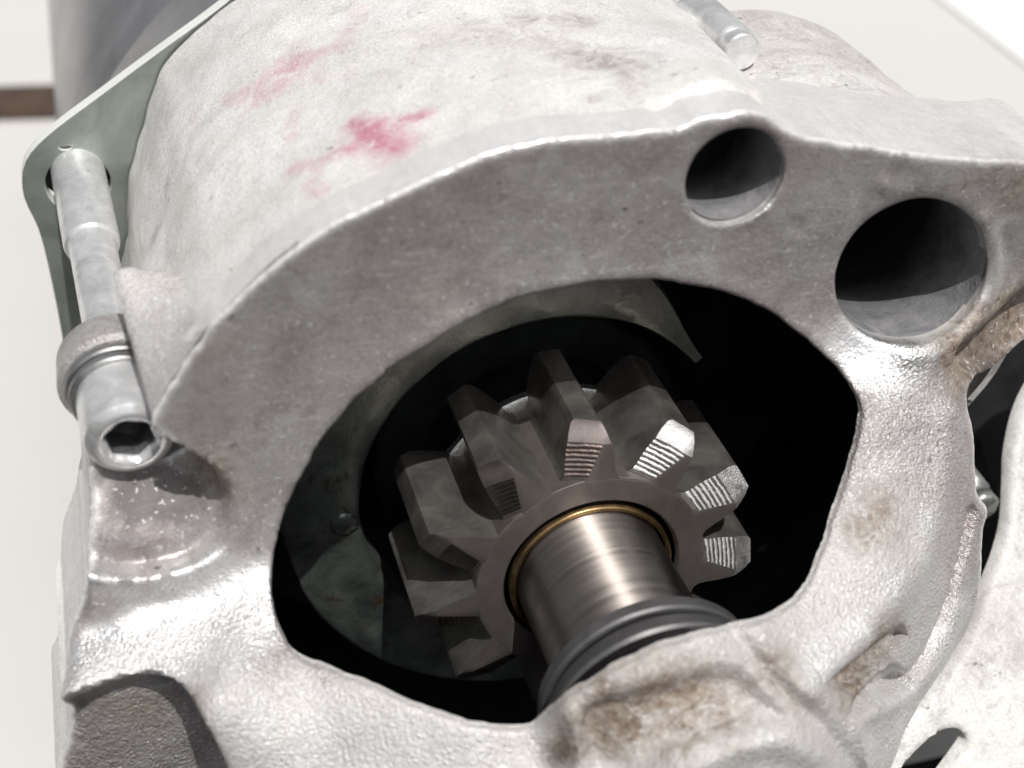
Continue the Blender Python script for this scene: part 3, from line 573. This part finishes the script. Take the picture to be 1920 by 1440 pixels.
# ---- barrel behind the flange
_sk = sorted((math.degrees(math.atan2(p[0], p[2])), math.hypot(p[0], p[2])) for p in arc3 if p[2] > 12)
_st = np.array([q[0] for q in _sk]); _sr = np.array([q[1] for q in _sk]); _sr = np.convolve(np.pad(_sr, 4, mode='edge'), np.ones(9)/9, 'valid')
def barrel_R(th, y):
    """radius of the cast barrel at angle th (deg from up, clockwise) and depth y"""
    k = np.interp(th, [-75, -65, -52, -42, -30, -15, 0, 15, 30], [36, 36.5, 39.5, 41.9, 42.7, 42.3, 41.5, 40.5, 39.5])
    u = max(0, min(1, (y-3)/39.0))
    r0 = (np.interp(th, _st, _sr)-.35) if th > -55 else 39.5-(-55-th)*.12
    return r0+(k-r0)*u
def build_barrel():
    v = []; f = []; ths = np.arange(-78, 20.01, .55); ys = np.arange(3.0, 42.01, .55); m = len(ys)
    for th in ths:
        for y in ys:
            tt = th
            edge = 12.9+(y-3)*.19                   # right edge drifts outwards going back
            tmax = math.degrees(math.asin(min(.9, edge/41.0)))
            tt = -78+(th+78)*(tmax+78)/98.0
            r = barrel_R(tt, y)+.35*noise.noise(Vector((tt*.09, y*.14, 0)))+.10*noise.noise(Vector((tt*.4, y*.5, 3)))
            if tt < -50: r += 1.6*math.exp(-((tt+56)/4.0)**2-((y-15)/4.5)**2)    # foot of the lug web
            a = R(tt); r += 1.1*math.exp(-((r*math.sin(a)-9.9)/5.0)**2)*(1-float(sstep((y-8)/14.0)))*float(sstep((y-3)/2))
            v.append((r*math.sin(a), y, r*math.cos(a)))
    n = len(ths)
    for i in range(n-1):
        for k in range(m-1):
            if ths[i] < -58 and ys[k] < 12.5: continue
            f.append((i*m+k, i*m+k+1, (i+1)*m+k+1, (i+1)*m+k))
    # right hand side wall, straight down
    b0 = len(v)
    for lev, (dx, dz) in enumerate(((.35, -.5), (.6, -1.6), (.6, -3), (.6, -4.4), (.6, -6), (.6, -8), (.6, -12))):
        for k in range(m):
            p = v[(n-1)*m+k]; v.append((p[0]+dx, p[1], p[2]+dz))
    prev = [(n-1)*m+k for k in range(m)]
    for lev in range(7):
        cur = [b0+lev*m+k for k in range(m)]
        for k in range(m-1): f.append((prev[k], prev[k+1], cur[k+1], cur[k]))
        prev = cur
    # lower left wall
    b0 = len(v)
    for k in range(m): p = v[k]; v.append((p[0]+1, p[1], p[2]-30))
    for k in range(m-1):
        if ys[k] > 14: f.append((k, b0+k, b0+k+1, k+1))
    me = mesh('barrel', v, f); Q = np.array(v); pa = np.zeros(len(Q)); ru = np.zeros(len(Q))
    for A, B, wd, it in DATA['PAINT']:
        def onb(p):                           # bring the mark onto the barrel surface
            th = math.degrees(math.atan2(p[0], p[2])); return np.array(p)
        d_, u = segdist(Q, onb(A), onb(B)); dd = d_/(wd*1.35)
        pa = np.maximum(pa, it*np.exp(-np.clip(dd, 0, 9)**2*.8))
    for x, y, z, wd, it in DATA['BSTAIN']:
        ru += it*np.exp(-(((Q-np.array([x, y, z]))**2).sum(1))/(wd*wd))
    attr(me, 'paint', pa); attr(me, 'rust', np.clip(ru, 0, 1)); fix_normals(me); return me
bme = cut(build_barrel(), in_bore)
if sum(p.normal.z*p.area for p in bme.polygons) < 0: bme.flip_normals()
part('drive_end_barrel', bme, M['barrel'], label='pale cast barrel with pink paint smears', angle=60)

# ---- web of the mounting ear beside the bolt
def build_web():
    A = crom(DATA['WEBF'], .6, closed=False); B = crom(DATA['WEBB'], .6, closed=False); nu, nv = 48, 36
    def rs(P, n_):
        L = np.r_[0, np.cumsum(np.linalg.norm(np.diff(P, axis=0), axis=1))]; t = np.linspace(0, L[-1], n_)
        return np.c_[[np.interp(t, L, P[:, i]) for i in range(3)]].T
    A = rs(A, nu); B = rs(B, nu); v = []; f = []
    for j in range(nv):
        t = j/(nv-1)
        for i in range(nu):
            u = i/(nu-1); p = A[i]*(1-t)+B[i]*t
            sag = -1.1*math.sin(PI*t)*math.exp(-((u-.62)/.16)**2)*.9
            nrm = np.array([-.35, .1, .93]); p = p+nrm*(sag+.12*noise.noise(Vector((u*4, t*4, 2))))
            ed = max(0, 1-min(u*nu, 5)/2.0); p = p-nrm*.30*ed**2
            et = max(0, (t-.93)/.07); p = p-nrm*.5*et**2
            v.append(tuple(p))
    for j in range(nv-1):
        for i in range(nu-1): f.append((j*nu+i, j*nu+i+1, (j+1)*nu+i+1, (j+1)*nu+i))
    b0 = len(v)                      # left wall and back wall going down
    for j in range(nv): p = v[j*nu]; k = min(1, j/(nv*.35)); v.append((p[0]+.2+.5*k, p[1]+.2, p[2]-.3-1.2*k))
    for j in range(nv): p = v[j*nu]; k = min(1, j/(nv*.35)); v.append((p[0]+.5+3*k, p[1]+.6, p[2]-.8-4*k))
    for j in range(nv-1):
        f.append((j*nu, (j+1)*nu, b0+j+1, b0+j)); f.append((b0+j, b0+j+1, b0+nv+j+1, b0+nv+j))
    b1 = len(v)
    for i in range(nu): p = v[(nv-1)*nu+i]; v.append((p[0]+.4, p[1]+.6, p[2]-2.2))
    for i in range(nu): p = v[(nv-1)*nu+i]; v.append((p[0]+2, p[1]-2, p[2]-10))
    for i in range(nu-1):
        f.append(((nv-1)*nu+i, (nv-1)*nu+i+1, b1+i+1, b1+i)); f.append((b1+i, b1+i+1, b1+nu+i+1, b1+nu+i))
    me = mesh('ear_web', v, f); z = np.zeros(len(v)); Q = np.array(v)
    ru = .5*np.exp(-((Q-np.array(DATA['WEBB'][4]))**2).sum(1)/6)
    attr(me, 'rust', ru); attr(me, 'paint', z); fix_normals(me)
    return me
wm = build_web()
if sum(p.normal.z*p.area for p in wm.polygons) < 0: wm.flip_normals()
M['web'] = cast_material('ear_web_aluminium', (.47, .455, .445), (.62, .605, .595), metal=.15, grain=.9, rough=.5, attrs=False, barrel=True)
M['lug'] = cast_material('lug_aluminium', (.34, .33, .325), (.52, .51, .50), metal=.3, grain=.9, rough=.42, attrs=False)
part('ear_web', wm, M['web'], angle=55)

# ---- bracket plate, bolts
def slab(poly, y0, y1, holes=(), bev=.35, step=1.0):
    """flat sheet lying across the drive axis between y0 (front) and y1 with punched holes"""
    L = crom([(p[0], p[2]) for p in poly], step); loops = [L]+[np.array(h) for h in holes]
    pts = np.concatenate(loops); edges = []; k = 0; rg = []
    for l in loops: m_ = len(l); edges += [(k+i, k+(i+1) % m_) for i in range(m_)]; rg.append((k, m_)); k += m_
    vc, ec, fc, ov, oe, of = delaunay_2d_cdt([Vector(p) for p in pts], edges, [], 0, 1e-6, True)
    V = [tuple(v_) for v_ in vc]; F = []
    c = np.array([(np.array(V[q[0]])+V[q[1]]+V[q[2]])/3 for q in fc]); kp = inside(c, L)
    for h in loops[1:]: kp &= ~inside(c, h)
    fr = [tuple(q) for q, z in zip(fc, kp) if z]; nv_ = len(V)
    v = [(p[0], y0, p[1]) for p in V]+[(p[0], y1, p[1]) for p in V]
    f = list(fr)+[tuple(i+nv_ for i in q[::-1]) for q in fr]
    im = {}
    for new, olds in enumerate(ov):
        for o_ in olds: im.setdefault(o_, new)
    for k0, m_ in rg:
        for i in range(m_): a, b_ = im[k0+i], im[k0+(i+1) % m_]; f.append((a, b_, b_+nv_, a+nv_))
    me = mesh('slab', v, f); fix_normals(me); return me
def bevel(o, wd, seg=2, ang=40):
    md = o.modifiers.new('bevel', 'BEVEL'); md.width = wd*MM; md.segments = seg; md.limit_method = 'ANGLE'; md.angle_limit = R(ang); md.harden_normals = False
ph = DATA['PHOLE']; sl_ = DATA['SLOT']
circ = [(ph[0]+2.95*math.cos(2*PI*i/40), ph[2]+2.95*math.sin(2*PI*i/40)) for i in range(40)]
slot = [(sl_[0]+.6*math.cos(PI*i/10+PI), sl_[2]+.35*math.sin(PI*i/10+PI)) for i in range(11)]
pl = part('bracket_plate', slab(DATA['PLATE'], 42, 43.8, [circ, slot]), M['zinc'], label='zinc plated bracket plate behind the barrel', smooth=False)
pl.data.materials.append(M['zedge'])
for p_ in pl.data.polygons:
    if abs(p_.normal.y) < .5: p_.material_index = 1
bevel(pl, .2)
def between(name, A, B, prof, mat, parent=None, label=None, seg=48, angle=40):
    """lathe whose local +Y runs from A to B"""
    A = Vector(A)*MM; B = Vector(B)*MM; q = (B-A).to_track_quat('Y', 'Z')
    o = part(name, lathe(prof, seg), mat, parent, label=label, angle=angle)
    if parent is None: o.location = O+A; o.rotation_euler = q.to_euler()
    return o
BA, BB_, BC = [Vector(p) for p in DATA['BOLT']]
Lb = (BC-BA).length
shank = between('through_bolt', BA, BC, [(3, 1.95), (Lb-12.9, 2.0), (Lb-12.3, 2.05), (Lb-12.1, 2.32), (Lb-11.6, 2.42), (Lb+3, 2.42)], M['bolt'], label='bright socket head bolt through the ear')
hexr = 1.62
# socket cap head: outer skin with hexagonal recess
def cap_head():
    v = []; f = []; seg = 48; prof = [(5.6, 3.0), (5.4, 3.42), (1.2, 3.45), (.55, 3.25), (.12, 2.75), (0, 2.35), (.05, 2.12)]
    for y, r_ in prof:
        for i in range(seg): a = 2*PI*i/seg; v.append((r_*math.sin(a), y, r_*math.cos(a)))
    def hx(i):
        a = 2*PI*i/seg; s_ = (a+R(12)) % (PI/3)-PI/6; return hexr/math.cos(s_)
    for y, k in ((.35, 1.06), (.6, 1.0), (3.0, 1.0)):
        for i in range(seg): a = 2*PI*i/seg; r_ = hx(i)*k; v.append((r_*math.sin(a), y, r_*math.cos(a)))
    m = len(prof)+3
    for k in range(m-1):
        for i in range(seg): j = (i+1) % seg; f.append((k*seg+i, k*seg+j, (k+1)*seg+j, (k+1)*seg+i))
    f.append(tuple((m-1)*seg+i for i in range(seg))); me = mesh('cap', v, f); fix_normals(me)
    me.materials.append(M['bolt']); me.materials.append(M['recess_grey'])
    for i_, p in enumerate(me.polygons):
        if i_ >= (m-2)*seg: p.material_index = 1
    return me
hd = part('bolt_head', cap_head(), M['bolt'], shank, angle=30)
part('washer', lathe([(5.3, 2.2), (5.3, 3.75), (5.45, 3.9), (6.0, 3.9), (6.1, 3.75), (6.1, 2.2)], 64), M['washer'], shank, angle=30)
part('lock_washer', lathe([(6.1, 2.2), (6.15, 4.0), (6.3, 4.15), (6.8, 4.15), (6.95, 4.0), (7, 2.2)], 64), M['washer'], shank, angle=30)
between('rear_spacer', BA, BC, [(Lb+1.9, 2.0), (Lb+1.9, 3.7), (Lb+2.6, 3.7), (Lb+2.6, 0)], M['recess'], shank)  # added dark backing, the shade behind the plate hole
lug = between('bolt_lug', BA, BC, [(6.9, 2.2), (7.0, 4.2), (7.4, 4.6), (10.2, 4.4), (11.3, 3.5), (12.0, 2.0)], M['lug'], seg=64, label='round cast lug the bolt passes through')
# second stud beyond the barrel, top right
SA, SB, SC = [Vector(p) for p in DATA['STUD']]
st_ = between('through_stud', SA, SC, [(0, 0), (0, 1.5), (.1, 1.6), (1.6, 1.6), (1.7, 1.35), (1.8, 1.85), (40, 1.85)], M['bolt'], label='bright stud lying along the right edge of the barrel')

# ---- motor body behind the plate
mb = part('motor_body', lathe([(43.9, 20), (43.9, 38.5), (45, 39.8), (60, 40.2), (62, 39.5), (63, 39.5), (65, 40.2), (150, 40.2), (153, 40), (153, 0)], 128), M['motor'], label='grey cylindrical motor body behind the bracket plate', angle=40)

# ---- round side housing right of the barrel
def dome():
    prof = []
    for k in range(17):
        a = PI/2*k/16; prof.append((8-13*math.cos(a)*0+0, 0))
    return None
SH = (24, 3, 16.0)
shm = lathe([(4, 16.9), (4.5, 18.0)]+[(5+i, 18+.01*i) for i in range(25)]+[(31, 18.2), (33, 17.6), (36, 14), (38, 7), (38.5, 0)], 192, jitter=.4)
def sh_in(p):
    q = Vector((p.x+SH[0], p.y+SH[1], p.z+SH[2])); return math.hypot(q.x, q.z) < 38.5 or in_bore(q)
sh = part('side_housing', cut(shm, sh_in), M['smooth_cast'], label='smooth pale round housing right of the barrel', loc=O+Vector(SH)*MM, angle=50)

# ---- pale wing low on the right with a slot
def wing():
    L = crom(DATA['WING'], 1.2, closed=True) if False else None
    poly = [(p[0], p[2], p[1]) for p in DATA['WING']]
    Lp = crom([q[:2] for q in poly], .5); hs_ = [crom([(p[0], p[2]) for p in DATA[k]], .4) for k in ('WSLOT',)]
    loops = [Lp]+hs_; pts = np.concatenate([l[:, :2] for l in loops]); edges = []; k = 0; rg = []
    for l in loops: m_ = len(l); edges += [(k+i, k+(i+1) % m_) for i in range(m_)]; rg.append((k, m_)); k += m_
    A = np.c_[np.ones(len(poly)), np.array(poly)[:, :2]]; cf = np.linalg.lstsq(A, np.array(poly)[:, 2], rcond=None)[0]
    x0, z0 = Lp[:, 0].min(), Lp[:, 1].min(); G = np.array([(x0+i*.5, z0+j*.5) for i in range(130) for j in range(170)]); G = G[inside(G, Lp)]
    for h in hs_: G = G[~inside(G, h)]
    DG = np.full(len(G), 1e9)
    for l in loops:
        for i in range(len(l)): DG = np.minimum(DG, segdist(G, l[i-1][:2], l[i][:2])[0])
    G = G[DG > .22]
    allp = np.concatenate([pts, G])
    vc, ec, fc, ov, oe, of = delaunay_2d_cdt([Vector(p) for p in allp], edges, [], 0, 1e-6, True)
    V = np.array([tuple(v_) for v_ in vc]); c = np.array([(V[q[0]]+V[q[1]]+V[q[2]])/3 for q in fc]); kp = inside(c, Lp)
    for h in hs_: kp &= ~inside(c, h)
    fr = [tuple(q) for q, z in zip(fc, kp) if z]; n_ = len(V)
    Y = cf[0]+V@cf[1:]+.35*vnoise(V, .06); D = np.full(n_, 1e9)
    for l in loops:
        for i in range(len(l)): D = np.minimum(D, segdist(V, l[i-1][:2], l[i][:2])[0])
    x = np.clip(.5-D, 0, None); Y = Y+.5-np.sqrt(np.clip(.25-x*x, 0, None))
    v = [(V[i, 0], Y[i], V[i, 1]) for i in range(n_)]+[(V[i, 0], Y[i]+1.3, V[i, 1]) for i in range(n_)]; f = list(fr)
    im = {}
    for new, olds in enumerate(ov):
        for o_ in olds: im.setdefault(o_, new)
    for k0, m_ in rg:
        for i in range(m_): a, b_ = im[k0+i], im[k0+(i+1) % m_]; f.append((a, b_, b_+n_, a+n_))
    me = mesh('wing', v, f); fix_normals(me); return me
wg = wing()
if sum(p.normal.y*p.area for p in wg.polygons) > 0: wg.flip_normals()
part('side_wing', wg, M['wing'], label='white slotted wing at the lower right of the casting', angle=50)
# dark panel added as the shade between nose and wing, and the little boss in the gap
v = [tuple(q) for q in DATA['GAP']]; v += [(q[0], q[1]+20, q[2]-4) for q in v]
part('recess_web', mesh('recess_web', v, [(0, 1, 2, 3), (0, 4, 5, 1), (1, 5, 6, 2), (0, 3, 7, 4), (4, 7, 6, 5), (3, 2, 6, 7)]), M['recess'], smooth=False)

part('gap_screw', lathe([(0, 0), (0, 1.2), (.3, 1.5), (1.2, 1.6), (1.6, 1.2), (2.2, 1.2), (2.4, 1.8), (6, 1.9)], 48, jitter=.15), M['washer'], loc=O+Vector(DATA['BOSS'][0])*MM, label='small grey screw end in the dark gap')
# ------------------------------------------------------------------ surroundings
def top(name, me, mat, loc=(0, 0, 0), rot=(0, 0, 0), kind=None, label=None, cat=None, **kw):
    o = link(name, me, mat, None, loc, rot, **kw)
    if kind: o['kind'] = kind
    if label: o['label'] = label
    if cat: o['category'] = cat
    return o
v = []; f = []; gx = np.linspace(-900, 1400, 60); gy = np.linspace(12, 3500, 60)  # front edge stops short, out of view, so the casting reflects darkness
for x in gx:
    for y in gy: v.append((x, y, -.0+.15*noise.noise(Vector((x*.01, y*.01, 0)))))
for i in range(59):
    for j in range(59): f.append((i*60+j, (i+1)*60+j, (i+1)*60+j+1, i*60+j+1))
top('tabletop', mesh('tabletop', v, f), M['table'], kind='structure')
def box(name, c, s, rz, mat, bw=.6, **kw):
    bm = bmesh.new(); bmesh.ops.create_cube(bm, size=1)
    for q in bm.verts: q.co = Vector((q.co.x*s[0], q.co.y*s[1], q.co.z*s[2]))*MM
    me = bpy.data.meshes.new(name); bm.to_mesh(me); bm.free()
    o = top(name, me, mat, loc=(c[0]*MM, c[1]*MM, c[2]*MM), rot=(0, 0, R(rz)), smooth=False, **kw); bevel(o, bw); return o
box('wooden_strip', (-92, 236, 2.2), (108, 10, 4), -11, M['wood'], label='blurred dark brown strip lying on the pale table at the left', cat='wooden strip')
box('paper_sheet', (340, 220, .6), (340, 400, .8), -3.6, M['paper'], bw=.1, label='blurred white sheet on the table beyond the upper right', cat='paper sheet')
